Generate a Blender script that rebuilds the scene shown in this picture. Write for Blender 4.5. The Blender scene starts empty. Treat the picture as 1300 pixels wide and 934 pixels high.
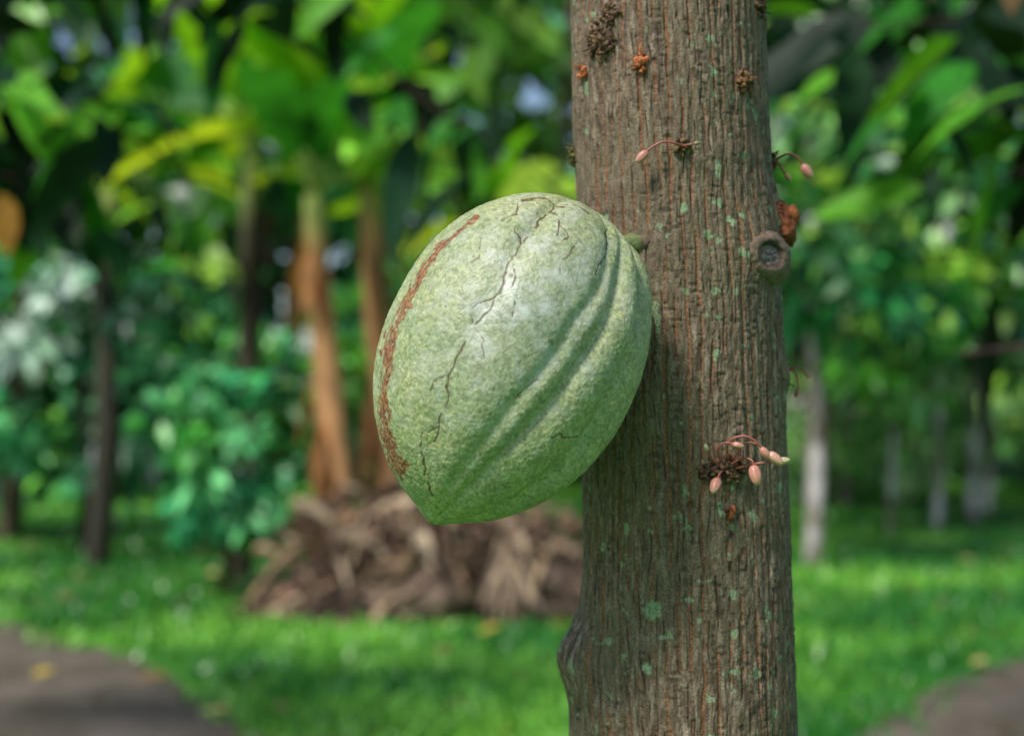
import bpy, math
import numpy as np
from mathutils import Vector
rng = np.random.default_rng(11)
scene = bpy.context.scene
E = 1.2   # eye height

# ------------------------------------------------------------------ noise
def _h(ix, iy, iz, seed):
    n = (ix*374761393 + iy*668265263 + iz*2147483647 + seed*974634777) & 0xffffffff
    n = ((n ^ (n >> 13))*1274126177) & 0xffffffff
    n = ((n ^ (n >> 16))*2246822519) & 0xffffffff
    n = n ^ (n >> 15)
    return (n & 0xffffff)*(1/float(0xffffff))
def noise3(x, y, z, seed=0):
    x, y, z = np.broadcast_arrays(np.asarray(x, float), np.asarray(y, float), np.asarray(z, float))
    ix, iy, iz = np.floor(x), np.floor(y), np.floor(z)
    fx, fy, fz = x-ix, y-iy, z-iz
    ix = ix.astype(np.int64); iy = iy.astype(np.int64); iz = iz.astype(np.int64)
    fx = fx*fx*(3-2*fx); fy = fy*fy*(3-2*fy); fz = fz*fz*(3-2*fz)
    r = 0
    for dx in (0, 1):
        for dy in (0, 1):
            w2 = (fx if dx else 1-fx)*(fy if dy else 1-fy)
            for dz in (0, 1):
                r = r + w2*(fz if dz else 1-fz)*_h(ix+dx, iy+dy, iz+dz, seed)
    return r
def fbm(x, y, z, o=4, seed=0):
    r = 0; a = 0.5; s = 1; t = 0
    for k in range(o):
        r = r + a*noise3(x*s, y*s, z*s, seed+k*17); t += a; a *= .5; s *= 2.03
    return r/t
def smooth(a, b, x):
    t = np.clip((x-a)/(b-a), 0, 1); return t*t*(3-2*t)

# ------------------------------------------------------------------ mesh helpers
def grid_faces(nu, nv, wrap=False):
    m = nv if wrap else nv-1
    i, j = np.meshgrid(np.arange(nu-1), np.arange(m), indexing='ij')
    j2 = (j+1) % nv
    return np.stack([i*nv+j, i*nv+j2, (i+1)*nv+j2, (i+1)*nv+j], -1).reshape(-1, 4)

def make_obj(name, V, F, mat, col=None, attrs=None, smoothf=True, parent=None):
    me = bpy.data.meshes.new(name)
    V = np.ascontiguousarray(V, dtype=np.float32); F = np.ascontiguousarray(F, dtype=np.int32)
    me.vertices.add(len(V)); me.vertices.foreach_set('co', V.ravel())
    me.loops.add(F.size); me.loops.foreach_set('vertex_index', F.ravel())
    me.polygons.add(len(F))
    me.polygons.foreach_set('loop_start', np.arange(0, F.size, 4, dtype=np.int32))
    me.polygons.foreach_set('loop_total', np.full(len(F), 4, dtype=np.int32))
    me.polygons.foreach_set('use_smooth', np.full(len(F), smoothf))
    me.update(calc_edges=True)
    if col is not None:
        a = me.color_attributes.new('Col', 'FLOAT_COLOR', 'POINT')
        c = np.ones((len(V), 4), dtype=np.float32); c[:, :3] = col
        a.data.foreach_set('color', c.ravel())
    for k, d in (attrs or {}).items():
        a = me.attributes.new(k, 'FLOAT', 'POINT'); a.data.foreach_set('value', np.asarray(d, dtype=np.float32).ravel())
    me.materials.append(mat)
    ob = bpy.data.objects.new(name, me); scene.collection.objects.link(ob)
    if parent: ob.parent = parent
    return ob

class MB:
    def __init__(s): s.v = []; s.f = []; s.c = []; s.n = 0
    def add(s, v, f, c):
        v = np.asarray(v, float).reshape(-1, 3)
        c = np.asarray(c, float)
        if c.ndim == 1: c = np.tile(c, (len(v), 1))
        s.v.append(v); s.f.append(np.asarray(f)+s.n); s.c.append(c); s.n += len(v)
    def obj(s, name, mat, smoothf=True, parent=None):
        return make_obj(name, np.concatenate(s.v), np.concatenate(s.f), mat, np.concatenate(s.c), smoothf=smoothf, parent=parent)

def nrm(a):
    a = np.asarray(a, float); return a/np.maximum(np.linalg.norm(a, axis=-1, keepdims=True), 1e-9)

def tube(mb, path, radii, col, n=10, rough=0.0, seed=1, sub=1):
    P = np.asarray(path, float); R = np.asarray(radii, float)*np.ones(len(P))
    if sub > 1:
        t = np.linspace(0, len(P)-1, (len(P)-1)*sub+1); i = np.minimum(t.astype(int), len(P)-2); f = (t-i)[:, None]
        Pe = np.vstack([2*P[0]-P[1], P, 2*P[-1]-P[-2]])
        p0, p1, p2, p3 = Pe[i], Pe[i+1], Pe[i+2], Pe[i+3]
        Q = .5*((2*p1)+(-p0+p2)*f+(2*p0-5*p1+4*p2-p3)*f**2+(-p0+3*p1-3*p2+p3)*f**3)
        R = np.interp(t, np.arange(len(P)), R); P = Q
    T = nrm(np.gradient(P, axis=0))
    ref = np.array([0, 0, 1.]) if abs(T[:, 2]).mean() < .8 else np.array([0, 1., 0])
    A = nrm(np.cross(T, ref)); B = np.cross(T, A)
    P = np.vstack([P[:1], P, P[-1:]]); A = np.vstack([A[:1], A, A[-1:]]); B = np.vstack([B[:1], B, B[-1:]]); R = np.concatenate([[1e-5], R, [1e-5]])
    th = np.linspace(0, 2*np.pi, n, endpoint=False)
    V = P[:, None]+R[:, None, None]*(np.cos(th)[None, :, None]*A[:, None]+np.sin(th)[None, :, None]*B[:, None])
    if rough:
        nn = fbm(V[..., 0]*4/rough, V[..., 1]*4/rough, V[..., 2]*4/rough, 3, seed)-.5
        V = P[:, None]+(V-P[:, None])*(1+1.2*rough*nn[..., None])
    mb.add(V, grid_faces(len(P), n, True), col)

def lump(mb, c, r, col, axis=None, amp=.15, fr=2.0, n=12, seed=0, taper=0.):
    th = np.linspace(0, np.pi, n); ph = np.linspace(0, 2*np.pi, 2*n, endpoint=False)
    T, Pp = np.meshgrid(th, ph, indexing='ij')
    d = np.stack([np.sin(T)*np.cos(Pp), np.sin(T)*np.sin(Pp), np.cos(T)], -1)
    k = 1+amp*2*(fbm(d[..., 0]*fr+seed, d[..., 1]*fr, d[..., 2]*fr, 3, seed)-.5)
    q = d*k[..., None]*np.asarray(r, float)
    q[..., :2] *= (1-taper*d[..., 2:3])
    if axis is not None:
        w = nrm(axis); a = nrm(np.cross(w, [.3, .2, .9])); b = np.cross(w, a)
        q = q[..., 0:1]*a+q[..., 1:2]*b+q[..., 2:3]*w
    mb.add(q+np.asarray(c), grid_faces(n, 2*n, True), col)

def leaves(mb, base, d, up, L, W, col, nseg=2, droop=.2, fold=.15, prof=None, wav=0.):
    N = len(base); d = nrm(d); side = nrm(np.cross(d, up)); nn = np.cross(side, d)
    s = np.linspace(0, 1, nseg+1)
    if prof is None: pr = np.sin(np.pi*np.clip(s, 0, 1)**.85)**.8 if nseg > 2 else np.array([.05, 1, .03])
    else: pr = prof(s)
    pr = np.maximum(pr, .03)
    L = np.ones(N)*L; W = np.ones(N)*W; droop = np.ones(N)*droop
    sp = base[:, None]+d[:, None]*(L[:, None]*s)[..., None]
    sp = sp-np.array([0, 0, 1.])*(droop*L)[:, None, None]*(s**2)[None, :, None]
    w = (W[:, None]*pr[None])
    wv = wav*W[:, None]*np.sin(s[None]*11+rng.uniform(0, 6, N)[:, None]) if wav else 0*w
    l = sp-side[:, None]*w[..., None]+nn[:, None]*(fold*w+wv)[..., None]
    r = sp+side[:, None]*w[..., None]+nn[:, None]*(fold*w-wv)[..., None]
    V = np.stack([l, sp, r], 2)
    f = grid_faces(nseg+1, 3)
    F = (f[None]+(np.arange(N)*(nseg+1)*3)[:, None, None]).reshape(-1, 4)
    C = np.repeat(np.asarray(col, float), (nseg+1)*3, axis=0)
    mb.add(V.reshape(-1, 3), F, C)

# ------------------------------------------------------------------ node helper
def new_mat(name):
    m = bpy.data.materials.new(name); m.use_nodes = True
    nt = m.node_tree; nt.nodes.clear(); return m, nt
class NT:
    def __init__(s, nt): s.nt = nt
    def n(s, t, **k):
        x = s.nt.nodes.new(t)
        for a, b in k.items(): setattr(x, a, b)
        return x
    def l(s, a, b): s.nt.links.new(a, b)
    def noise(s, vec, scale, detail=4, rough=.55):
        x = s.n('ShaderNodeTexNoise'); x.inputs['Scale'].default_value = scale; x.inputs['Detail'].default_value = detail
        x.inputs['Roughness'].default_value = rough
        if vec is not None: s.l(vec, x.inputs['Vector'])
        return x.outputs['Fac']
    def ramp(s, fac, pts):
        r = s.n('ShaderNodeValToRGB'); e = r.color_ramp.elements
        while len(e) < len(pts): e.new(.5)
        for i, (p, c) in enumerate(pts):
            e[i].position = p; e[i].color = (c, c, c, 1) if not hasattr(c, '__len__') else (*c, 1)
        s.l(fac, r.inputs['Fac']); return r.outputs['Color']
    def mix(s, fac, a, b, mode='MIX'):
        m = s.n('ShaderNodeMix', data_type='RGBA', blend_type=mode)
        for sock, v in ((m.inputs[0], fac), (m.inputs[6], a), (m.inputs[7], b)):
            if hasattr(v, 'is_linked') or hasattr(v, 'links'): s.l(v, sock)
            elif hasattr(v, '__len__'): sock.default_value = (*v, 1)
            else: sock.default_value = v
        return m.outputs[2]
    def math(s, op, a, b=0.):
        m = s.n('ShaderNodeMath', operation=op)
        for i, v in enumerate((a, b)):
            if isinstance(v, (int, float)): m.inputs[i].default_value = v
            else: s.l(v, m.inputs[i])
        return m.outputs[0]
    def attr(s, name, out='Fac'):
        a = s.n('ShaderNodeAttribute'); a.attribute_name = name; return a.outputs[out]
    def obj(s):
        return s.n('ShaderNodeTexCoord').outputs['Object']
    def bump(s, h, dist, st=1.0):
        b = s.n('ShaderNodeBump'); b.inputs['Distance'].default_value = dist; b.inputs['Strength'].default_value = st
        s.l(h, b.inputs['Height']); return b.outputs['Normal']
    def bsdf(s, col, rough=.5, normal=None, spec=.5):
        p = s.n('ShaderNodeBsdfPrincipled')
        if hasattr(col, '__len__'): p.inputs['Base Color'].default_value = (*col, 1)
        else: s.l(col, p.inputs['Base Color'])
        if isinstance(rough, (int, float)): p.inputs['Roughness'].default_value = rough
        else: s.l(rough, p.inputs['Roughness'])
        p.inputs['Specular IOR Level'].default_value = spec
        if normal is not None: s.l(normal, p.inputs['Normal'])
        return p
    def out(s, sh):
        o = s.n('ShaderNodeOutputMaterial'); s.l(sh, o.inputs['Surface'])

def leaf_mat(name, rough=.5, trans=.4, spec=.25, vscale=25., var=True):
    m, nt = new_mat(name); N = NT(nt)
    c2 = N.attr('Col', 'Color')
    if var: c2 = N.mix(1.0, c2, N.ramp(N.noise(N.obj(), vscale, 2), [(.3, .65), (.7, 1.25)]), 'MULTIPLY')
    p = N.bsdf(c2, rough, spec=spec)
    if trans <= 0:
        N.out(p.outputs[0]); return m
    t = N.n('ShaderNodeBsdfTranslucent'); N.l(N.mix(1.0, c2, (1.7, 1.4, .45), 'MULTIPLY'), t.inputs['Color'])
    mx = N.n('ShaderNodeMixShader'); mx.inputs[0].default_value = trans
    N.l(p.outputs[0], mx.inputs[1]); N.l(t.outputs[0], mx.inputs[2]); N.out(mx.outputs[0]); return m
def vcol_mat(name, rough=.8, sc=60., amt=(.6, 1.35), bd=.002, stretch=(1, 1, 1), spec=.3):
    m, nt = new_mat(name); N = NT(nt)
    mp = N.n('ShaderNodeMapping'); mp.inputs['Scale'].default_value = stretch; N.l(N.obj(), mp.inputs['Vector'])
    v = N.noise(mp.outputs[0], sc, 4, .6)
    c = N.mix(1.0, N.attr('Col', 'Color'), N.ramp(v, [(.3, amt[0]), (.7, amt[1])]), 'MULTIPLY')
    N.out(N.bsdf(c, rough, N.bump(v, bd), spec).outputs[0]); return m

M_far = leaf_mat('leaf_far', var=False, trans=0, rough=.36, spec=.5)
M_leaf = leaf_mat('leaf_green', rough=.5, spec=.22, trans=.35)
M_banana = leaf_mat('banana_leaf', rough=.45, trans=.5, vscale=6.)
M_bark2 = vcol_mat('bark_plain', .85, 30, (.5, 1.4), .004, (1, 1, .25))
M_dry = vcol_mat('dry_matter', .85, 14, (.40, 1.6), .006)
M_small = vcol_mat('trunk_growths', .7, 420, (.55, 1.4), .0008)
M_bud = vcol_mat('flower_buds', .35, 250, (.85, 1.12), .0001, spec=.5)

# ================================================================== CACAO TREE (trunk)
cz = np.array([-1.2, -1.0, -.5, -.25, -.155, -.084, -.037, .056, .15, .24, .6, 1.2])
cxv = np.array([.112, .111, .1105, .109, .1085, .1085, .1075, .1055, .1016, .098, .085, .06])
crv = np.array([.120, .090, .074, .069, .0662, .0640, .0632, .0628, .0612, .0608, .058, .052])
TY = .892
def tc(dz): return np.interp(dz, cz, cxv), np.interp(dz, cz, crv)
zs = np.concatenate([np.linspace(-1.22, -.28, 60, endpoint=False), np.linspace(-.28, .30, 960, endpoint=False), np.linspace(.30, 1.2, 60)])
th = np.concatenate([np.linspace(-1.75, 1.75, 520), np.linspace(1.75, 2*np.pi-1.75, 100)[1:-1]])
nth = len(th)
Z, TH = np.meshgrid(zs, th, indexing='ij')
TH = np.where(TH > np.pi, TH-2*np.pi, TH)
CX, CR = tc(Z)
cs, sn = np.cos(TH), np.sin(TH)
rad = CR*(1+.035*(fbm(cs*1.2+5, sn*1.2, Z*6, 3, 3)-.5)*2)
rad = rad+.010*np.exp(-((Z+.150)/.022)**2)*np.exp(-((TH+1.45)/.35)**2)+.006*smooth(-.125, -.16, Z)*np.exp(-((TH+1.5)/.5)**2)
def swell(dz, t0, h, wz, wt): return h*np.exp(-((Z-dz)/wz)**2-((TH-t0)/wt)**2)
rad = rad+swell(.093, .72, .005, .022, .32)+swell(.115, 1.35, .004, .02, .3)+swell(-.033, .33, .003, .016, .2)+swell(.222, -.85, .002, .02, .25)+swell(.02, 1.45, .003, .012, .3)
S = .0625
x3, y3 = cs*S, sn*S
warp = (fbm(x3*60, y3*60, Z*9, 3, 21)-.5)
streak = fbm(x3*230, y3*230, Z*30, 3, 5)
fine = fbm(x3*650, y3*650, Z*260, 2, 9)
NF = 54
s = TH/(2*np.pi)*NF+1.9*warp+.35*(noise3(x3*160, y3*160, Z*70, 31)-.5)
idn = np.floor(s); fr = np.abs(s-idn-.5)
dash = noise3(idn*7.31+.5, Z*36, idn*0+3.3, 77)*.65+.35*noise3(idn*3.1+.5, Z*190, idn*0+9.3, 78)
wline = .035+.13*dash
fiss = (1-smooth(wline*.6, wline*1.5, fr))*smooth(.36, .52, dash)
ridge = smooth(.22, .5, fr)
s2 = TH/(2*np.pi)*NF*1.7+2.4*warp+.8*(noise3(x3*200, y3*200, Z*50, 41)-.5)
id2 = np.floor(s2); fr2 = np.abs(s2-id2-.5)
d2 = noise3(id2*5.7+.5, Z*110, id2*0+1.3, 79)
crk = (1-smooth(.03, .12, fr2))*smooth(.46, .66, d2)
cross = smooth(.62, .78, noise3(x3*260, y3*260, Z*480, 55))*smooth(.4, .6, streak)
blob = smooth(.62, .85, fbm(x3*60, y3*60, Z*45, 3, 91))
disp = .0014*(streak-.5)+.0010*(fine-.5)-.0010*fiss-.0009*crk-.0005*cross+.0010*blob+.0004*ridge
rr = rad+disp
V = np.stack([CX+rr*sn, TY-rr*cs, E+Z], -1)
m, nt = new_mat('cacao_bark'); N = NT(nt); oc = N.obj()
mp = N.n('ShaderNodeMapping'); mp.inputs['Scale'].default_value = (1, 1, .22); N.l(oc, mp.inputs['Vector'])
n1 = N.noise(mp.outputs[0], 330, 4, .6); n2 = N.noise(oc, 16, 3); n3 = N.noise(oc, 900, 2, .6)
base = N.ramp(n1, [(.28, (.065, .042, .026)), (.5, (.180, .126, .080)), (.72, (.37, .29, .205))])
base = N.mix(N.ramp(n2, [(.42, 0.), (.62, .5)]), base, (.155, .128, .070))
base = N.mix(1.0, base, N.ramp(n3, [(.35, .62), (.65, 1.34)]), 'MULTIPLY')
base = N.mix(N.math('MULTIPLY', N.attr('crk'), .8), base, (.028, .016, .01))
base = N.mix(N.math('MULTIPLY', N.attr('fiss'), .74), base, N.mix(N.ramp(n3, [(.35, 0.), (.65, 1.)]), (.12, .045, .018), (.40, .18, .08)))
li = N.attr('lichen')
base = N.mix(li, base, N.mix(N.ramp(n3, [(.4, 0.), (.6, 1.)]), (.15, .24, .09), (.33, .42, .26)))
hh = N.math('ADD', N.math('MULTIPLY', n1, 1.0), N.math('MULTIPLY', n3, .5))
N.out(N.bsdf(base, .72, N.bump(hh, .0010), .35).outputs[0]); M_bark = m
lich = smooth(.715, .76, fbm(x3*150, y3*150, Z*130, 3, 61))*.85
for (sx, dz, r) in [(-.40, -.116, .0055), (.18, .103, .003), (.40, .112, .003), (-.05, .118, .0022), (.95, .116, .004), (.1, -.19, .003), (-.1, -.11, .002), (.7, -.12, .002), (.3, .2, .002), (-.5, .13, .002), (.55, -.005, .0025), (-.45, -.15, .0035), (.0, .155, .002), (.6, .15, .002)]:
    t0 = math.asin(sx); dd = np.sqrt(((TH-t0)*S)**2+(Z-dz)**2)+.006*(fbm(x3*300, y3*300, Z*300, 2, 63)-.5)
    lich = np.maximum(lich, 1-smooth(r*.7, r*1.15, dd))
cacao = bpy.data.objects.new('cacao_tree', None); scene.collection.objects.link(cacao)
make_obj('trunk', V.reshape(-1, 3), grid_faces(len(zs), nth, True)[:, ::-1], M_bark, attrs={'fiss': fiss, 'crk': np.maximum(crk, cross*.6), 'lichen': lich}, parent=cacao)

def on(sx, dz, lift=0.):
    c, r = tc(dz); t = math.asin(max(-1, min(1, sx)))
    o = np.array([math.sin(t), -math.cos(t), 0.])
    return np.array([c, TY, E+dz])+o*(r+lift), o
gm = MB(); bm_ = MB()
BR = np.array([.13, .075, .04]); RU = np.array([.32, .10, .035])
def cushion(sx, dz, r, n=40, tint=BR, sq=1.0):
    c, o = on(sx, dz); tz = np.array([0, 0, 1.]); ts = np.cross(tz, o)
    lump(gm, c, (r*.9, r*.8*sq, r*.45), tint*.7, axis=o, amp=.35, fr=3, n=14, seed=int(abs(dz)*1e4) % 97)
    for k in range(n):
        a = rng.uniform(0, 6.28); q = r*math.sqrt(rng.uniform(0, 1))*1.1
        p = c+ts*q*math.cos(a)+tz*q*sq*math.sin(a)+o*(r*.42*(1-(q/r/1.2)**2)+rng.uniform(-.0003, .0012))
        rr_ = rng.uniform(.0007, .0021)
        lump(gm, p, (rr_, rr_*.8, rr_*1.3), tint*rng.uniform(.4, 1.9)*np.array([1, rng.uniform(.85, 1.1), 1]), axis=o+rng.normal(0, .6, 3), amp=.3, n=6, seed=k)
    for k in range(n//4):
        a = rng.uniform(0, 6.28); q = r*rng.uniform(.2, 1)
        p = c+ts*q*math.cos(a)+tz*q*sq*math.sin(a)+o*r*.3
        d = nrm(o+.8*(ts*math.cos(a)+tz*math.sin(a))+rng.normal(0, .3, 3))
        tube(gm, [p, p+d*.002, p+d*rng.uniform(.003, .006)], [.0006, .0005, .0004], tint*rng.uniform(.5, 1.6), 6)
cushion(-.72, .222, .010, 70, BR*.9, 1.2); cushion(-.62, .236, .006, 30, BR)
cushion(-.90, .207, .0036, 16, RU*1.3); cushion(-.37, .205, .0042, 22, RU*1.3, 1.2)
cushion(.63, .195, .0062, 34, np.array([.17, .085, .035])); cushion(-.03, .154, .0045, 24, np.array([.12, .08, .03]))
cushion(-1.0, .160, .0055, 26, np.array([.12, .10, .03])); cushion(1.0, .156, .0055, 26, BR)
cushion(.86, .246, .006, 26, BR*.6)
cushion(.28, -.034, .0105, 70, BR*.95, .75); cushion(.10, -.037, .006, 30, BR*.8, .8); cushion(1.0, .021, .006, 30, BR*.8, 1.4)
cushion(.30, -.060, .0026, 10, RU*.8, 2.0)
c, o = on(.99, .116)
lump(gm, c+o*.003, (.0135, .0145, .009), RU*.6, axis=o+np.array([0, 0, .25]), amp=.4, fr=2.5, n=22, seed=4)
lump(gm, c+o*.010+np.array([0, -.003, .005]), (.0055, .006, .0045), RU*1.0, axis=o, amp=.4, fr=3, n=16, seed=8)
lump(gm, c+o*.009+np.array([-.004, -.008, -.006]), (.005, .006, .005), RU*.7, axis=o, amp=.4, fr=3, n=16, seed=9)
cushion(.97, .124, .006, 30, RU*.8)
c, o = on(.72, .092, .003); oo = nrm(o+np.array([-.35, 0, .05])); a_ = nrm(np.cross([0, 0, 1], oo)); b_ = np.cross(oo, a_)
pr = [(.0200, -.006), (.0165, .0002), (.0140, .0036), (.0118, .0054), (.0096, .0060), (.0082, .0052), (.0072, .0034), (.0062, .0026), (.0048, .0030), (.0030, .0036), (.0014, .0034), (.0001, .0035)]
tt = np.linspace(0, 2*np.pi, 64, endpoint=False)
Vk = []; Ck = []
for i, (r_, h_) in enumerate(pr):
    nn_ = 1+.25*(fbm(np.cos(tt)*2+3, np.sin(tt)*2, i*.25, 3, 14)-.5)*2
    q = c+oo*(h_+.0016*(noise3(np.cos(tt)*5, np.sin(tt)*5, i*.9, 15)-.5))[:, None]+r_*nn_[:, None]*(np.cos(tt)[:, None]*a_*1.15+np.sin(tt)[:, None]*b_*.85)
    Vk.append(q)
    cc = np.array([.17, .12, .08]) if i < 5 else (np.array([.06, .04, .03]) if i < 7 else np.array([.20, .17, .16]))
    Ck.append(np.tile(cc, (64, 1)))
gm.add(np.concatenate(Vk), grid_faces(len(pr), 64, True), np.concatenate(Ck))
gm.obj('flower_cushions', M_small, parent=cacao)
ST = np.array([.34, .10, .07]); PK = np.array([.62, .27, .20]); PG = np.array([.55, .48, .26])
def bud(p0, pts, col=PK, r=.0034, stem=ST):
    P = [np.array(p0)]+[np.array(p0)+np.array(q) for q in pts]
    tube(bm_, P, np.linspace(.00075, .0006, len(P)), stem, 8, sub=5)
    d = nrm(P[-1]-P[-2]); e = P[-1]+d*r*.9
    n = 16; T_ = np.linspace(0, np.pi, n); ph = np.linspace(0, 2*np.pi, 30, endpoint=False)
    a = nrm(np.cross(d, [.2, .3, .9])); b = np.cross(d, a)
    rr_ = np.sin(T_)**.9*(1-.25*(1-np.cos(T_))/2)
    ring = 1-.10*np.abs(np.cos(2.5*ph))**6
    Q = e+(-np.cos(T_)*r*1.5)[:, None, None]*d+(rr_*r)[:, None, None]*ring[None, :, None]*(np.cos(ph)[:, None]*a+np.sin(ph)[:, None]*b)[None]
    cc = col[None]*(1-smooth(.55, 1, T_/np.pi))[:, None]+(col*.45+PG*.55)[None]*smooth(.55, 1, T_/np.pi)[:, None]
    bm_.add(Q.reshape(-1, 3), grid_faces(n, 30, True), np.repeat(cc, 30, axis=0))
p, o = on(.28, -.034, .005)
bud(p+[-.004, 0, -.001], [(-.003, -.006, -.002), (-.005, -.009, -.006)], PK, .0036)
bud(p+[.000, 0, .002], [(.006, -.006, .004), (.011, -.010, .003), (.012, -.011, -.002)], PK*1.05, .0040)
bud(p+[.001, 0, .004], [(.006, -.005, .010), (.014, -.008, .010), (.021, -.010, .004)], PK*np.array([.95, 1.2, 1.1]), .0036)
bud(p+[-.001, 0, .005], [(-.001, -.006, .010), (.007, -.009, .014), (.014, -.011, .011), (.018, -.011, .006)], PK, .0028)
bud(p+[-.005, 0, .003], [(-.003, -.005, .008), (.001, -.008, .012), (.006, -.010, .011)], PK*.9, .0024)
bud(p+[.003, 0, .0], [(.011, -.007, .003), (.020, -.009, .004), (.024, -.009, .0045)], PG, .0026)
bud(p+[-.006, 0, .001], [(-.006, -.004, .006), (-.008, -.006, .010)], PG*.8, .0016)
p, o = on(-.03, .154, .004)
bud(p, [(-.006, -.004, .001), (-.012, -.004, .0015), (-.019, -.003, -.002), (-.022, -.003, -.005)], PK*.95, .0030)
bud(p, [(.004, -.004, .000), (.007, -.004, .0006)], PG*.5, .0014)
p, o = on(1.0, .158, .004)
bud(p, [(.007, -.002, .003), (.013, -.003, .000), (.017, -.003, -.006)], PK, .0036)
bud(p, [(.004, -.003, -.008), (.006, -.003, -.011)], PK*.7, .0018)
p, o = on(1.0, .025, .003)
bud(p, [(.005, -.003, -.002), (.007, -.003, -.010), (.006, -.003, -.014)], ST*1.2, .0016)
bud(p, [(.007, -.002, .001), (.012, -.002, -.003)], PK*.7, .0014)
bm_.obj('flower_buds', M_bud, parent=cacao)
mb = MB(); bases = []; dirs = []
top = np.array([.06, TY, 2.38])
for k in range(5):
    a = k*1.257+.5; d = np.array([math.cos(a), math.sin(a), .9])
    tube(mb, [top, top+d*.35, top+d*.8+[0, 0, .05], top+d*1.25+[0, 0, -.1]], [.04, .028, .018, .008], (.12, .08, .05), 10, sub=5)
    for j in range(26):
        f = rng.uniform(.35, 1.3); bases.append(top+d*f+rng.normal(0, .08, 3)); dirs.append([rng.normal(), rng.normal(), rng.uniform(-.7, .3)])
mb.obj('limbs', M_bark2, parent=cacao)
mb = MB(); bases = np.array(bases); nB = len(bases)
leaves(mb, bases, dirs, np.tile([0, 0, 1.], (nB, 1))+rng.normal(0, .3, (nB, 3)), rng.uniform(.18, .28, nB), rng.uniform(.04, .055, nB), np.tile([.03, .10, .02], (nB, 1)), 6, .3)
mb.obj('crown_leaves', M_leaf, parent=cacao)

# ================================================================== CACAO POD
K = .000443
PC = np.array([-.0022, .800, 1.2+.0288])
tilt = math.radians(4)
U_ = nrm(np.array([-.42*math.cos(tilt), -math.sin(tilt), -.907*math.cos(tilt)])); Vv = np.array([.907, 0, -.42]); Vv = nrm(Vv-U_*(Vv@U_)); W_ = nrm(np.cross(U_, Vv)); W_ = W_ if W_[1] < 0 else -W_
nt_ = 560
t = np.linspace(.004, np.pi-.004, nt_); q = np.concatenate([np.linspace(-1.8, 1.8, 720), np.linspace(1.8, 2*np.pi-1.8, 120)[1:-1]]); nq = len(q)
Tm, Q = np.meshgrid(t, q, indexing='ij')
Q = np.where(Q > np.pi, Q-2*np.pi, Q)
u = -np.cos(Tm)*218
un = np.abs(u/218)
pw = np.where(u < 0, 2.35, 1.92)
R = 161*np.sqrt(np.maximum(1-un**pw, 0))
R = R*(1-.06*smooth(100, 205, u))
u = u+11*np.exp(-(R/22)**2)*(u > 0)
deg = np.degrees(Q)
def ad(a, b): return (a-b+180) % 360-180
tw = -10*u/117.
mul = np.ones_like(R)
env = smooth(0, 30, R)
def fur(a0, dep, w, twf=0., topk=0., wob=2.5):
    global mul
    d = ad(deg, a0+tw*twf+wob*(noise3(u/60., a0, 0, 7)-.5))
    mul -= dep*env*(1+topk*smooth(-60, -200, u))*np.exp(-(d/w)**2)
fur(24, .040, 12, 1.0, 1.2); fur(17.0, .020, 2.8, 1.0, 0); fur(30, .040, 3.4, 1.0, .6); mul += .016*env*np.exp(-(ad(deg, 23.5+tw)/3.4)**2)
mul += .034*env*np.exp(-(ad(deg, 43+tw*.8)/8)**2)
fur(58, .058, 6, .55, 2.2); mul += .03*env*np.exp(-(ad(deg, 77+tw*.5)/10)**2)
mul += .16*smooth(-140, -205, u)*np.exp(-(ad(deg, 46)/9)**2)
mul -= .22*smooth(-190, -214, u)*smooth(56, 66, deg)*smooth(150, 110, deg)
mul += .10*smooth(-120, -190, u)*np.exp(-(ad(deg, 84)/12)**2)
mul += .09*smooth(-175, -214, u)*np.exp(-(ad(deg, -2)/12)**2)
fur(98, .06, 10, .3, 1.0); fur(140, .05, 11); fur(180, .05, 11); fur(-140, .05, 11); fur(-104, .045, 11)
fur(-17, .018, 6, 0, 5.0); fur(-72, .026, 5, 0, 1.2); mul += .014*env*np.exp(-(ad(deg, -42)/14)**2)+.010*env*np.exp(-(ad(deg, 2+tw*.4)/9)**2)
mul += .020*env*(fbm(np.cos(Q)*1.6, np.sin(Q)*1.6, u/110., 3, 2)-.5)*2
Rr = R*mul
X1, X2, X3 = Rr*np.cos(Q), Rr*np.sin(Q), u
wart = fbm(X1/6, X2/6, X3/6, 3, 51); wart2 = fbm(X1/3.2, X2/3.2, X3/3.2, 2, 52); big = fbm(X1/42, X2/42, X3/42, 3, 53)
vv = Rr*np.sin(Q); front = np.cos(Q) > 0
smo_hilite = np.exp(-(((u+45)/115)**2+((vv+8)/78)**2))*front  # smoother skin patch, also the mask for the painted highlight
smo_hilite = np.clip(smo_hilite*(.35+1.3*big), 0, 1)
wartH = (smooth(.44, .64, wart)*.7+smooth(.45, .62, wart2)*.6)*(1-.7*smo_hilite)
WOB = {}
def polyd(pts, wob=3.0, seed=5):
    wa_ = WOB.setdefault(seed, (fbm(X1/14, X2/14, X3/14, 3, seed)-.5, fbm(X1/14, X2/14, X3/14, 3, seed+9)-.5))
    pu = u+wob*2*wa_[0]; pv = vv+wob*2*wa_[1]
    best = np.full(u.shape, 1e9)
    for (a, b), (c_, d_) in zip(pts[:-1], pts[1:]):
        du, dv = c_-a, d_-b; L2 = du*du+dv*dv
        k = np.clip(((pu-a)*du+(pv-b)*dv)/L2, 0, 1)
        best = np.minimum(best, np.hypot(pu-a-k*du, pv-b-k*dv))
    return np.where(front, best, 1e9)
sc_n = fbm(X1/8, X2/8, X3/8, 3, 71)
d = polyd([(-132, -106), (-71, -133), (-7, -140), (42, -139), (109, -119), (153, -96), (178, -71)], 6)
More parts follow.
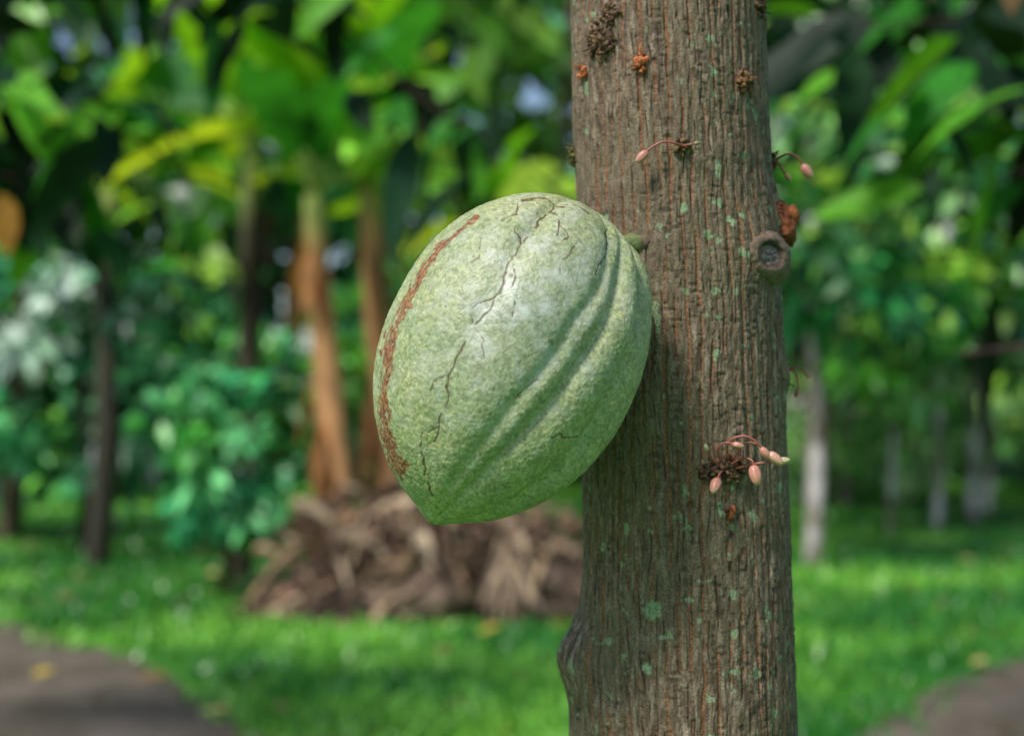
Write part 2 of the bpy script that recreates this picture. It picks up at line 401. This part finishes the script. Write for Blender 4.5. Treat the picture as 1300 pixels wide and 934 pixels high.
scar = 1-smooth(2.2, 5.2, d-20*(sc_n-.46)*smooth(-160, -30, u)-2.2*smooth(-120, 0, u))
d2_ = np.hypot(u-182, (vv+62)*1.1)+26*(sc_n-.5); scar = np.maximum(scar, (1-smooth(11, 15, d2_))*front)
d2_ = np.hypot(u-160, (vv+88)*1.3)+26*(sc_n-.5); scar = np.maximum(scar, (1-smooth(8, 12, d2_))*front)
scar = scar*(.6+.4*smooth(.35, .5, wart2))
crack = np.zeros_like(R)
brk = fbm(X1/13, X2/13, X3/13, 2, 88)
for pts, w, gate in [
    ([(-186, -26), (-143, -36), (-95, -44), (-48, -39), (23, -50), (62, -51), (101, -40), (138, -35)], .95, .42),
    ([(-180, -28), (-166, -11), (-136, -4)], .8, .35), ([(-134, -56), (-113, -41), (-98, -44)], .8, .3),
    ([(153, -45), (183, -25), (199, -13)], 1.1, .3), ([(76, 85), (66, 104), (60, 116)], 1.0, .2),
    ([(-191, 44), (-153, 56), (-124, 53)], .9, .3), ([(-176, -65), (-194, -40), (-188, -21)], .9, .35),
    ([(-105, -85), (-80, -78), (-70, -86)], .7, .4), ([(-60, -20), (-30, -15)], .7, .4), ([(-188, -21), (-200, 0), (-196, 18)], .9, .4),
    ([(-150, 20), (-120, 14), (-100, 18)], .7, .5), ([(-20, -62), (-5, -50)], .7, .3), ([(-170, -70), (-150, -62), (-135, -75)], .7, .4),
    ([(-160, -10), (-150, 8), (-140, 4)], .7, .35), ([(20, 45), (50, 30)], .6, .45), ([(-90, -44), (-80, -30), (-60, -28)], .6, .4),
    ([(0, -45), (10, -30), (28, -26)], .6, .4), ([(60, -52), (75, -64), (95, -66)], .6, .4), ([(-40, -40), (-30, -55), (-12, -60)], .6, .35), ([(120, -40), (135, -52), (150, -50)], .7, .35)]:
    dd = polyd(pts, 5.5, 15)
    crack = np.maximum(crack, (1-smooth(w*.5, w*1.8, dd-.8*(sc_n-.5)))*smooth(gate-.04, gate+.06, brk))
for (a, b, r_) in [(-75, -35, 3), (-120, -80, 2.2), (-10, -90, 1.8), (40, 10, 1.5), (-90, 30, 1.8), (100, 40, 1.8), (90, -90, 2), (-40, 100, 1.6), (130, 20, 1.6), (-165, -40, 2.2), (-60, 75, 1.5), (20, 120, 1.6), (150, 60, 1.5), (0, 70, 1.4)]:
    crack = np.maximum(crack, (1-smooth(r_*.4, r_*1.2, np.hypot(u-a, vv-b)+3*(sc_n-.5)))*front*.7)
hgt = .62*wartH-.7*crack+scar*(-.6+2.2*(wart2-.4))+2.0*(big-.5)
Rr = Rr+hgt*smooth(0, 25, R)
P = PC+K*(u[..., None]*U_+(Rr*np.sin(Q))[..., None]*Vv+(Rr*np.cos(Q))[..., None]*W_)
m, nt = new_mat('cacao_pod_skin'); N = NT(nt); oc = N.obj()
b1 = N.noise(oc, 28, 3); b2 = N.noise(oc, 420, 3, .65); b3 = N.noise(oc, 1300, 1); b4 = N.noise(oc, 90, 4, .65)
hiliteA = N.attr('smo_hilite')
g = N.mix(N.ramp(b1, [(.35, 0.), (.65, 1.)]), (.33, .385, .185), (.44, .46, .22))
g = N.mix(hiliteA, g, (.43, .455, .33))  # paler tone paints the pod's whitish highlight into the skin colour
g = N.mix(1.0, g, N.ramp(b2, [(.33, .66), (.5, 1.), (.68, 1.28)]), 'MULTIPLY')
g = N.mix(1.0, g, N.ramp(b3, [(.35, .84), (.65, 1.13)]), 'MULTIPLY')
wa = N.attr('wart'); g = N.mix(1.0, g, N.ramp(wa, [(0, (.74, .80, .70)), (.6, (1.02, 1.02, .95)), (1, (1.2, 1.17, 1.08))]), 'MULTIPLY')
g = N.mix(N.math('MULTIPLY', N.ramp(b4, [(.46, 0.), (.64, 1.)]), N.math('ADD', N.math('MULTIPLY', hiliteA, .75), .2)), g, (.58, .60, .52))  # whitish mottle: waxy bloom, strongest where it paints the broken highlight
g = N.mix(N.ramp(N.noise(oc, 62, 4, .7), [(.58, 0.), (.72, .4)]), g, (.24, .23, .10))
g = N.mix(N.math('MULTIPLY', N.attr('crack'), .9), g, (.12, .06, .03))
g = N.mix(N.attr('scar'), g, N.mix(N.ramp(b2, [(.4, 0.), (.62, 1.)]), (.13, .042, .016), (.40, .17, .06)))
ro = N.math('SUBTRACT', N.ramp(N.math('ADD', b2, N.math('MULTIPLY', N.attr('scar'), .5)), [(.3, .46), (.8, .70)]), N.math('MULTIPLY', hiliteA, .22))
nb = N.bump(N.math('ADD', b2, N.math('MULTIPLY', b3, .35)), .0005, .7)
N.out(N.bsdf(g, ro, nb, .55).outputs[0])
pod = make_obj('cacao_pod', P.reshape(-1, 3), grid_faces(nt_, nq, True), m, attrs={'scar': scar, 'crack': crack, 'wart': wartH/1.3, 'smo_hilite': smo_hilite})
mb = MB(); p0 = PC+K*(-204)*U_-W_*.012
pe, o = on(-.50, .098, -.004)
tube(mb, [p0, p0-U_*.002-W_*.006, (p0+pe)/2+[.004, .006, -.006], pe], [.007, .0055, .005, .0075], (.16, .2, .07), 18, sub=8, rough=.3)
lump(mb, pe, (.010, .009, .006), (.14, .10, .06), axis=o, amp=.3, fr=3, n=18)
mb.obj('peduncle', M_small, parent=pod)

# ================================================================== GROUND
m, nt = new_mat('lawn'); N = NT(nt); oc = N.obj()
a = N.noise(oc, .9, 3, .6); b = N.noise(oc, 14, 3, .7)
g = N.mix(N.ramp(a, [(.38, 0.), (.62, 1.)]), (.02, .14, .014), (.10, .32, .03))
g = N.mix(1.0, g, N.ramp(b, [(.3, .5), (.7, 1.4)]), 'MULTIPLY')
g = N.mix(N.ramp(N.noise(oc, 2.3, 3, .7), [(.62, 0.), (.74, .7)]), g, (.22, .17, .06))
N.out(N.bsdf(g, .9, None, .2).outputs[0]); M_lawn = m
gx = np.concatenate([np.linspace(-300, -20, 12, endpoint=False), np.linspace(-20, 20, 81), np.linspace(24, 300, 12)])
gy = np.concatenate([np.linspace(-60, -2, 8, endpoint=False), np.linspace(-2, 40, 85), np.linspace(46, 500, 12)])
GY, GX = np.meshgrid(gy, gx, indexing='ij')
def gz(x, y): return .06*(fbm(np.asarray(x)*.35+50, np.asarray(y)*.35+50, 0., 2, 4)-.5)*smooth(8.5, 12, np.asarray(y))
make_obj('lawn_ground', np.stack([GX, GY, gz(GX, GY)], -1).reshape(-1, 3), grid_faces(len(gy), len(gx))[:, ::-1], M_lawn)
m, nt = new_mat('dirt_path'); N = NT(nt); oc = N.obj()
a = N.noise(oc, 2.5, 5, .65); b = N.noise(oc, 40, 4, .7)
g = N.mix(N.ramp(a, [(.35, 0.), (.65, 1.)]), (.11, .09, .06), (.24, .195, .15)); g = N.mix(1.0, g, N.ramp(b, [(.3, .6), (.7, 1.3)]), 'MULTIPLY')
N.out(N.bsdf(g, .95, N.bump(b, .02), .2).outputs[0])
px = np.linspace(-14, 14, 240)
edge = np.interp(px, [-14, -6, -3.06, -2.2, -1.5, -.9, 0, 1.0, 1.6, 2.1, 2.6, 5, 14], [10.3, 9.4, 8.2, 7.4, 6.4, 5.3, 4.6, 4.9, 5.8, 6.6, 7.1, 8.0, 8.6])+.35*(fbm(px*2.2, 0., 0., 3, 8)-.5)
near = edge-3.0
fr_ = np.linspace(0, 1, 12)[:, None]
PX = np.repeat(px[None], 12, 0); PY = near[None]*(1-fr_)+edge[None]*fr_
make_obj('dirt_path', np.stack([PX, PY, np.full(PX.shape, .006)], -1).reshape(-1, 3), grid_faces(12, 240)[:, ::-1], m)
def pathmask(x, y):
    return (y < np.interp(x, px, edge)) & (y > np.interp(x, px, near))
mb = MB(); n = 44000
y = 4.4+18*rng.uniform(0, 1, n)**1.5; x = rng.uniform(-1, 1, n)*(y*.42+1.2)
k = ~pathmask(x, y+rng.normal(0, .2, n)); x, y = x[k], y[k]; n = len(x)
b_ = np.stack([x, y, gz(x, y)], -1); pat = fbm(x*.8, y*.8, 0., 3, 33)
c1 = np.array([.025, .17, .02]); c2 = np.array([.20, .50, .05]); f = np.clip((pat-.42)*5+rng.normal(0, .25, n), 0, 1)[:, None]
leaves(mb, b_, np.stack([rng.normal(0, .5, n), rng.normal(0, .5, n), np.ones(n)], -1), np.stack([rng.normal(0, 1, n), -np.ones(n), 0*x], -1), rng.uniform(.035, .09, n)*(1+y*.03), rng.uniform(.007, .013, n)*(1+y*.06), c1*(1-f)+c2*f, 1, .15, .1, prof=lambda s: np.array([1, .05]))
mb.obj('grass', M_far)
mb = MB(); n = 300
y = 5.0+14*rng.uniform(0, 1, n)**.9; x = rng.uniform(-1, 1, n)*(y*.42+1)
cols = np.array([[.50, .36, .06], [.35, .19, .05], [.26, .14, .06], [.52, .44, .16], [.22, .15, .08]])[rng.integers(0, 5, n)]
leaves(mb, np.stack([x, y, gz(x, y)+.03+rng.uniform(0, .03, n)], -1), np.stack([rng.normal(size=n), rng.normal(size=n), rng.normal(0, .12, n)], -1), np.tile([0, 0, 1.], (n, 1))+rng.normal(0, .2, (n, 3)), rng.uniform(.06, .17, n), rng.uniform(.015, .035, n), cols, 4, .1, .3)
mb.obj('fallen_leaves', M_far)

# ================================================================== DEBRIS PILE
mb = MB()
xs = np.linspace(-1.75, .85, 140); ys = np.linspace(8.0, 10.0, 80)
YY, XX = np.meshgrid(ys, xs, indexing='ij')
hb = .55*np.exp(-(((XX+.45)/.95)**4))*np.exp(-(((YY-9.0)/.72)**4))
hb = hb*(.6+.9*fbm(XX*2.5, YY*2.5, 0., 4, 12))-.02
cc = np.array([.045, .028, .02])*(0.5+1.3*fbm(XX*7, YY*7, hb*7, 3, 13))[..., None]
mb.add(np.stack([XX, YY, hb], -1).reshape(-1, 3), grid_faces(80, 140)[:, ::-1], cc.reshape(-1, 3))
for k in range(110):
    x0 = rng.uniform(-1.45, .6); y0 = rng.uniform(8.15, 9.0)
    hz = .64*math.exp(-(((x0+.45)/1.05)**4))*rng.uniform(.1, 1.1)+.05
    a = rng.normal(0, .7); L = rng.uniform(.12, .45); d = np.array([math.cos(a), math.sin(a)*.7, rng.normal(0, .45)])
    r = rng.uniform(.012, .055); c_ = np.array([x0, y0, hz])
    tint = np.array([[.30, .20, .12], [.13, .08, .045], [.38, .28, .18], [.045, .03, .02], [.22, .12, .07]])[rng.integers(0, 5)]
    tube(mb, [c_-d*L/2, c_-d*L*.1+[0, 0, .02], c_+d*L/2], [r*.8, r, r*.6], tint*rng.uniform(.4, 1.1), 12, sub=4, rough=.6, seed=k)
for k in range(20):
    lump(mb, (rng.uniform(-1.3, .45), rng.uniform(8.1, 8.5), rng.uniform(.06, .3)), np.array([.15, .12, .12])*rng.uniform(.6, 1.3), np.array([.22, .15, .11])*rng.uniform(.3, 1.1), amp=.4, n=16, seed=k)
mb.obj('plant_debris_pile', M_dry)
mb2 = MB(); n = 420
x = rng.normal(-.35, .6, n); y = rng.uniform(8.0, 8.8, n); z = .60*np.exp(-(((x+.45)/1.0)**4))*rng.uniform(.2, 1.15, n)+.03
col = np.array([[.44, .31, .19], [.25, .155, .09], [.54, .41, .27], [.08, .05, .035], [.15, .09, .06]])[rng.integers(0, 5, n)]
leaves(mb2, np.stack([x, y, z], -1), np.stack([rng.normal(0, .9, n), -rng.uniform(.1, .7, n), rng.normal(-.2, .55, n)], -1), np.tile([0, 0, 1.], (n, 1))+rng.normal(0, .5, (n, 3)), rng.uniform(.12, .36, n), rng.uniform(.006, .030, n), col, 6, .4, .3, wav=.3)
n = 22; a = np.linspace(-.5, .5, n)
leaves(mb2, np.tile([-.02, 8.0, .46], (n, 1))+rng.normal(0, .02, (n, 3)), np.stack([np.sin(a), -.25+0*a, -np.cos(a)*1.0], -1), np.tile([0, -1., .3], (n, 1)), rng.uniform(.34, .46, n), .014, np.array([.56, .40, .27])*rng.uniform(.3, 1.1, (n, 1)), 4, 0., .3)
ob = mb2.obj('dry_leaf_strips', M_dry); ob.parent = bpy.data.objects['plant_debris_pile']

# ================================================================== BANANA PLANTS
def banana(x0, y0, H, lean, nleaf, seed, r0=.10, tanc=(.50, .26, .11), size=1.0, elev=(.0, 1.2), yaw=None):
    global rng
    keep = rng; rng = np.random.default_rng(seed)
    e = bpy.data.objects.new('banana_plant', None); scene.collection.objects.link(e)
    ms = MB(); b0 = np.array([x0, y0, 0.]); tp = np.array([x0+lean, y0, H])
    zz = np.linspace(0, 1, 26)[:, None]; P_ = b0*(1-zz)+tp*zz+np.array([.03, 0, 0])*np.sin(zz*5)
    rr_ = r0*(1.1-.45*zz[:, 0])
    n = 28; tt_ = np.linspace(0, 2*np.pi, n, endpoint=False)
    VV = P_[:, None]+rr_[:, None, None]*(1+.08*np.sin(3*tt_+zz*9)+.06*(noise3(tt_*2, zz*8, 0, 3)-.5))[..., None]*np.stack([np.cos(tt_), np.sin(tt_), 0*tt_], -1)[None]
    cN = fbm(np.cos(tt_)[None]*1.5, np.sin(tt_)[None]*1.5, zz*7, 3, seed)
    green = smooth(.78, 1.0, zz+.2*(cN-.5))[..., None]
    C_ = (np.array(tanc)*(.2+1.6*cN[..., None]))*(1-green)+np.array([.30, .36, .10])*(.6+.8*cN[..., None])*green
    ms.add(VV.reshape(-1, 3), grid_faces(26, n, True), C_.reshape(-1, 3))
    lm = MB()
    for k in range(6):
        a = rng.uniform(0, 6.28); z0 = rng.uniform(.4, .95)*H; p_ = b0*(1-z0/H)+tp*z0/H
        d_ = np.array([math.cos(a), math.sin(a), 0])
        leaves(lm, (p_+d_*r0*.8)[None], np.array([[d_[0]*.2, d_[1]*.2, -1.]]), d_[None], rng.uniform(.4, .8), rng.uniform(.03, .06), np.array([tanc])*rng.uniform(.4, 1.1), 8, 0, .3, wav=.3)
    for k in range(nleaf):
        a = (k*2.4+rng.uniform(-.4, .4)) if yaw is None else yaw[k % len(yaw)]+rng.uniform(-.2, .2)
        el = rng.uniform(*elev); d_ = np.array([math.cos(a)*math.cos(el), math.sin(a)*math.cos(el), math.sin(el)])
        pet = rng.uniform(.2, .4)*size; p1 = tp+d_*pet+[0, 0, .05]
        tube(ms, [tp-[0, 0, .35], tp+[0, 0, .02], p1], [.03, .025, .016], (.28, .38, .08), 8, sub=4)
        L = rng.uniform(.9, 1.5)*size; Wd = rng.uniform(.15, .24)*size
        up = np.array([-math.cos(a)*math.sin(el), -math.sin(a)*math.sin(el)-.35, math.cos(el)])+rng.normal(0, .35, 3)
        f_ = rng.uniform(0, 1); c_ = np.array([.12, .42, .02])*(1-f_)+np.array([.46, .66, .05])*f_
        if rng.uniform() < .3: c_ = np.array([.03, .20, .03])
        leaves(lm, p1[None], d_[None], up[None], L, Wd, c_[None], 22, rng.uniform(.15, .7), .18, prof=lambda s: np.clip(np.minimum((s*6)**.6, 1)*(1-s**5), 0, 1)*(.86+.14*np.sin(s*40)), wav=.10)
    ms.obj('pseudostem', M_bark2, parent=e); lm.obj('leaves', M_banana, parent=e)
    rng = keep; return e
banana(-1.12, 9.3, 2.60, -.16, 10, 5, .095, elev=(.1, 1.3))
banana(-.82, 9.5, 2.95, -.13, 12, 12, .105, elev=(.1, 1.3), size=1.1)
banana(-1.30, 9.9, 3.05, -.05, 12, 19, .085, elev=(.1, 1.2), size=1.15)
banana(-1.95, 10.2, 3.1, .1, 12, 53, .085, (.06, .05, .03), size=1.25, elev=(-.1, 1.1))
banana(-3.2, 11.0, 2.9, .1, 12, 23, .09, (.05, .045, .03), size=1.15)
banana(-.30, 11.2, 2.6, .1, 12, 29, .09, (.12, .09, .05))
banana(-4.6, 13.0, 3.3, .2, 10, 41, .10, (.1, .08, .05))
banana(3.3, 15.5, 3.3, .2, 12, 37, .08, (.10, .08, .05), size=1.2)
banana(1.6, 12.5, 3.2, .2, 12, 61, .08, (.08, .07, .05), size=1.2)

# ================================================================== FOLIAGE MASSES
def cloud(mb, clumps, leaf, wid, palette, nper, nseg=2, droop=.25, jitter=.35):
    C_ = np.array([c[:3] for c in clumps]); Rc = np.array([c[3] for c in clumps])
    idx = np.repeat(np.arange(len(C_)), nper); n = len(idx)
    d = nrm(rng.normal(size=(n, 3))); rad_ = rng.uniform(.25, 1.0, n)**.6
    p = C_[idx]+d*(Rc[idx]*rad_)[:, None]*np.array([1, 1, .8])
    dirv = d*.8+rng.normal(0, .7, (n, 3))+np.array([0, 0, -.25])
    up = d*.6+np.array([-.2, -.4, .75])+rng.normal(0, .5, (n, 3))
    pal = np.array(palette); pc = rng.integers(0, len(pal), len(C_))
    base = pal[pc][idx]; alt = pal[rng.integers(0, len(pal), n)]
    f = rng.uniform(0, 1, (n, 1))**2*.8
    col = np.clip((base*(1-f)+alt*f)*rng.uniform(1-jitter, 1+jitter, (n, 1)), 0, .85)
    s_ = rng.uniform(.6, 1.3, n)
    p[:, 2] = np.maximum(p[:, 2], .02)
    leaves(mb, p, dirv, up, leaf*s_, wid*s_, col, nseg, droop, .15)

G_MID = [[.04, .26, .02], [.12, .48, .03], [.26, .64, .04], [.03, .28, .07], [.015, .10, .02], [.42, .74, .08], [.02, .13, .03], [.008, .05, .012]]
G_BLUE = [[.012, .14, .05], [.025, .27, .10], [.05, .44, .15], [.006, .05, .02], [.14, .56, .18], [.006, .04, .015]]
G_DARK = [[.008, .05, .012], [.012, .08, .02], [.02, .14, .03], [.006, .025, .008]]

def tree(name, x, y, H, crown_z, R, leaf, pal, nclump, nper, trunk_r=.06, tcol=(.14, .10, .07), nlimb=6, crs=1.0):
    e = bpy.data.objects.new(name, None); scene.collection.objects.link(e)
    mt = MB(); P_ = [[x, y, -.02], [x+.03, y, H*.3], [x-.03, y+.02, H*.6], [x, y, H*.92]]
    tc_ = np.array(tcol)
    tube(mt, P_, [trunk_r*1.2, trunk_r, trunk_r*.8, trunk_r*.35], tcol, 14, sub=12, rough=.3)
    vv_ = mt.v[-1]; f_ = smooth(.42, .60, fbm(vv_[:, 0]*9, vv_[:, 1]*9, vv_[:, 2]*4.5, 3, 5))[:, None]
    mt.c[-1] = tc_*(1-f_)+tc_*np.array([.28, .27, .20])*f_
    cl = []
    for k in range(nclump):
        a = rng.uniform(0, 6.28); r = R*math.sqrt(rng.uniform(0, 1)); z = rng.uniform(crown_z, H)
        rr = r*(1-.5*abs((z-(crown_z+H)/2)/((H-crown_z)/2+.01))**2)
        cl.append((x+rr*math.cos(a), y+rr*math.sin(a), z, rng.uniform(.16, .34)*R*crs))
    for k in range(nlimb):
        c_ = cl[k]; z0 = min(crown_z*.8+.1*k, c_[2])
        tube(mt, [[x, y, z0], [(x+c_[0])/2, (y+c_[1])/2, (z0+c_[2])/2+.1], c_[:3]], [trunk_r*.45, trunk_r*.3, trunk_r*.1], (.09, .07, .05), 8, sub=4)
    mt.obj('trunk', M_bark2, parent=e)
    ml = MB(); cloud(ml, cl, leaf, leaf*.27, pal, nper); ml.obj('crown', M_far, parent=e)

tree('shrub', -3.6, 12.0, 2.45, .75, 1.15, .18, G_BLUE+[[.5, .62, .5]], 30, 52, .05, (.05, .04, .03))
tree('shrub', -5.3, 13.0, 2.5, .5, 1.1, .18, G_BLUE, 28, 52, .05, (.05, .04, .03))
tree('shrub', -1.85, 9.2, 1.45, .40, .48, .14, G_BLUE+[[.10, .50, .06]], 24, 48, .03, (.12, .05, .03))
tree('shrub', -2.7, 14.0, 2.3, .4, 1.2, .2, G_BLUE+G_MID[:3], 26, 52, .04)
tree('shrub', .9, 14.5, 2.5, .4, 1.4, .22, G_MID, 26, 52, .04)
tree('shrub', -.6, 13.0, 2.4, .4, 1.3, .22, G_MID, 26, 52, .04)
WT = (.66, .58, .56)
for (x, y, r, H, cz_) in [(2.32, 11.0, .06, 3.6, 1.75), (4.35, 14.6, .045, 4.2, 1.5), (4.9, 15.2, .055, 4.4, 1.5), (3.6, 13.6, .03, 3.4, 1.4), (5.5, 16.5, .05, 4.6, 1.7), (2.9, 16.0, .04, 4, 1.6), (6.3, 15, .06, 4.6, 1.6), (4.2, 18.0, .05, 4.8, 1.7)]:
    tree('slender_tree', x, y, H, cz_, 1.0, .24, G_MID+[[.28, .60, .16]], 22, 46, r, WT)
mb = MB(); cl = []
for k in range(130):
    x = rng.uniform(1.2, 10); y = rng.uniform(17.5, 20.5); cl.append((x, y, rng.uniform(.4, 2.4)*(.8+.4*math.sin(x*1.3)), rng.uniform(.25, .5)))
cloud(mb, cl, .26, .075, [[.20, .54, .10], [.42, .72, .24], [.12, .46, .08], [.03, .18, .04], [.6, .68, .36], [.30, .62, .16]], 38)
mb.obj('hedge', M_far)
mb = MB(); cl = []
for k in range(110):
    x = rng.uniform(-11, 1.0); y = rng.uniform(17.5, 20.5); cl.append((x, y, rng.uniform(.3, 2.2), rng.uniform(.25, .5)))
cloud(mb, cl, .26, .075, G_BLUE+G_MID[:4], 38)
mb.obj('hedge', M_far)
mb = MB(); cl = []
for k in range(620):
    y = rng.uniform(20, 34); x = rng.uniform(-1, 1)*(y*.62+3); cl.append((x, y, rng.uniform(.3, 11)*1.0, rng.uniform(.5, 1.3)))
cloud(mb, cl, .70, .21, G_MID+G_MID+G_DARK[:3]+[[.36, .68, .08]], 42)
mt = MB()
for k in range(40):
    y = rng.uniform(21, 32); x = rng.uniform(-1, 1)*(y*.6+3)
    tube(mt, [[x, y, -.1], [x+.2, y, 3], [x+rng.normal(0, .4), y, 9]], [.2, .15, .06], np.array([.16, .12, .09])*rng.uniform(.5, 1.5), 10, sub=4)
bt = bpy.data.objects.new('background_trees', None); scene.collection.objects.link(bt)
mb.obj('foliage', M_far, parent=bt); mt.obj('trunks', M_bark2, parent=bt)

def branch_tree(name, x, y, branches, pal, nleaf, seed, extra=None):
    global rng
    keep = rng; rng = np.random.default_rng(seed)
    e = bpy.data.objects.new(name, None); scene.collection.objects.link(e)
    mt = MB(); tube(mt, [[x, y, -.02], [x+.03, y, 1.0], [x, y, 2.0], [x, y, 3.2]], [.11, .085, .075, .05], (.12, .08, .055), 14, sub=6, rough=.3)
    B = []; D = []; U = []
    for br in branches:
        P_ = np.array([[x, y, br[0][2]-.1]]+[list(b) for b in br])
        tube(mt, P_, np.linspace(.016, .003, len(P_)), (.05, .035, .025), 8, sub=5)
        for k in range(nleaf):
            f = rng.uniform(.15, 1)*(len(P_)-1); i = int(min(f, len(P_)-2)); p_ = P_[i]*(1-(f-i))+P_[i+1]*(f-i)
            B.append(p_+rng.normal(0, .10, 3)); D.append([rng.normal(0, .7), rng.normal(0, .6), rng.uniform(-1.1, .2)]); U.append([rng.normal(0, .6), -.5+rng.normal(0, .5), .7])
    B = np.array(B); n = len(B); pal = np.array(pal)
    col = pal[rng.integers(0, len(pal), n)]*rng.uniform(.7, 1.3, (n, 1))
    ml = MB(); s_ = rng.uniform(.7, 1.25, n)
    leaves(ml, B, np.array(D), np.array(U), .26*s_, .052*s_, col, 7, rng.uniform(.1, .5, n), .2, wav=.08)
    if extra:
        for (p_, d_, L_, W__, c_) in extra:
            leaves(ml, np.array([p_]), np.array([d_]), np.array([[0, -1., .3]]), L_, W__, np.array([c_]), 7, .1, .2)
    mt.obj('trunk', M_bark2, parent=e); ml.obj('leaves', M_leaf, parent=e); rng = keep
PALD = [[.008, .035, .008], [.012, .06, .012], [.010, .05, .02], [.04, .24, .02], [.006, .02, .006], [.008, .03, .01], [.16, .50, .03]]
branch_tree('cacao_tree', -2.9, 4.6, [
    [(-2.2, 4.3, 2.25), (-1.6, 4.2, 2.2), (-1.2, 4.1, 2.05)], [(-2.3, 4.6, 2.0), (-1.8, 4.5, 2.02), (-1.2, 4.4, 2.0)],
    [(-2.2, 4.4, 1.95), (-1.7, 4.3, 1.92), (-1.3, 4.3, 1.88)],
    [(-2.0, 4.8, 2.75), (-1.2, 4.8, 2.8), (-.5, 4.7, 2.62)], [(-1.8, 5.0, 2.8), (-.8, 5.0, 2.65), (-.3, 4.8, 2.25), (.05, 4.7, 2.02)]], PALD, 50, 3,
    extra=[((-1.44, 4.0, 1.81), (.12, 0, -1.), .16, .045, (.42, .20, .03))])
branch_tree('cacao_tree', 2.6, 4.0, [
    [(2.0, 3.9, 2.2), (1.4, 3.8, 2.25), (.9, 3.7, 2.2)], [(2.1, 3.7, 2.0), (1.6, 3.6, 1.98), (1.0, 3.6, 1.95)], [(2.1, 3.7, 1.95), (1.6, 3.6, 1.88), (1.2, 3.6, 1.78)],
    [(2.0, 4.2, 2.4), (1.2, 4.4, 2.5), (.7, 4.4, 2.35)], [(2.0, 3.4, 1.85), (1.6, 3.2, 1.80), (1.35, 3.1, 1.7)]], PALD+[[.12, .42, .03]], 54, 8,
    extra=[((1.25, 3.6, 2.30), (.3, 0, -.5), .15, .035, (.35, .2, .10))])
mb = MB(); tube(mb, [[2.55, 3.9, 1.5], [1.6, 2.8, 1.36], [1.05, 2.6, 1.325], [.80, 2.55, 1.30]], [.012, .008, .007, .004], (.10, .05, .05), 8, sub=6)
mb.obj('twig', M_bark2)
mb = MB()
def box(mb, c, h, col):
    c = np.array(c); h = np.array(h); s8 = np.array([[a, b, d] for a in (-1, 1) for b in (-1, 1) for d in (-1, 1)])
    mb.add(c+s8*h, [[0, 1, 3, 2], [4, 6, 7, 5], [0, 4, 5, 1], [2, 3, 7, 6], [0, 2, 6, 4], [1, 5, 7, 3]], col)
box(mb, (-3.25, 11.2, .83), (.06, .006, .08), (.6, .6, .62)); box(mb, (-3.25, 11.215, .43), (.02, .008, .44), (.05, .04, .03))
mb.obj('plant_label', M_small, smoothf=False)

# ================================================================== LIGHT, SKY, CAMERA
Sd = Vector((-.50, -.58, .98)).normalized()
sun = bpy.data.lights.new('sun', 'SUN'); sun.energy = 3.7; sun.angle = math.radians(14); sun.color = (1, .965, .91)
so = bpy.data.objects.new('sun', sun); scene.collection.objects.link(so); so.rotation_euler = (-Sd).to_track_quat('-Z', 'Y').to_euler(); so.location = (-5, -6, 10)
w = bpy.data.worlds.new('World'); scene.world = w; w.use_nodes = True; nt = w.node_tree; bg = nt.nodes['Background']
sky = nt.nodes.new('ShaderNodeTexSky'); sky.sky_type = 'NISHITA'; sky.sun_disc = False; sky.sun_elevation = math.asin(Sd.z); sky.sun_rotation = math.atan2(Sd.x, Sd.y)
nt.links.new(sky.outputs[0], bg.inputs[0]); bg.inputs[1].default_value = .13
cam = bpy.data.cameras.new('camera'); co = bpy.data.objects.new('camera', cam); scene.collection.objects.link(co)
co.location = (0, 0, E); co.rotation_euler = (math.radians(90+1.68), 0, 0)
cam.lens = 50; cam.sensor_width = 36; cam.clip_start = .05; cam.clip_end = 1000
cam.dof.use_dof = True; cam.dof.focus_distance = .78; cam.dof.aperture_fstop = 4.5
scene.camera = co
scene.view_settings.view_transform = 'Standard'; scene.view_settings.look = 'None'; scene.view_settings.exposure = 0
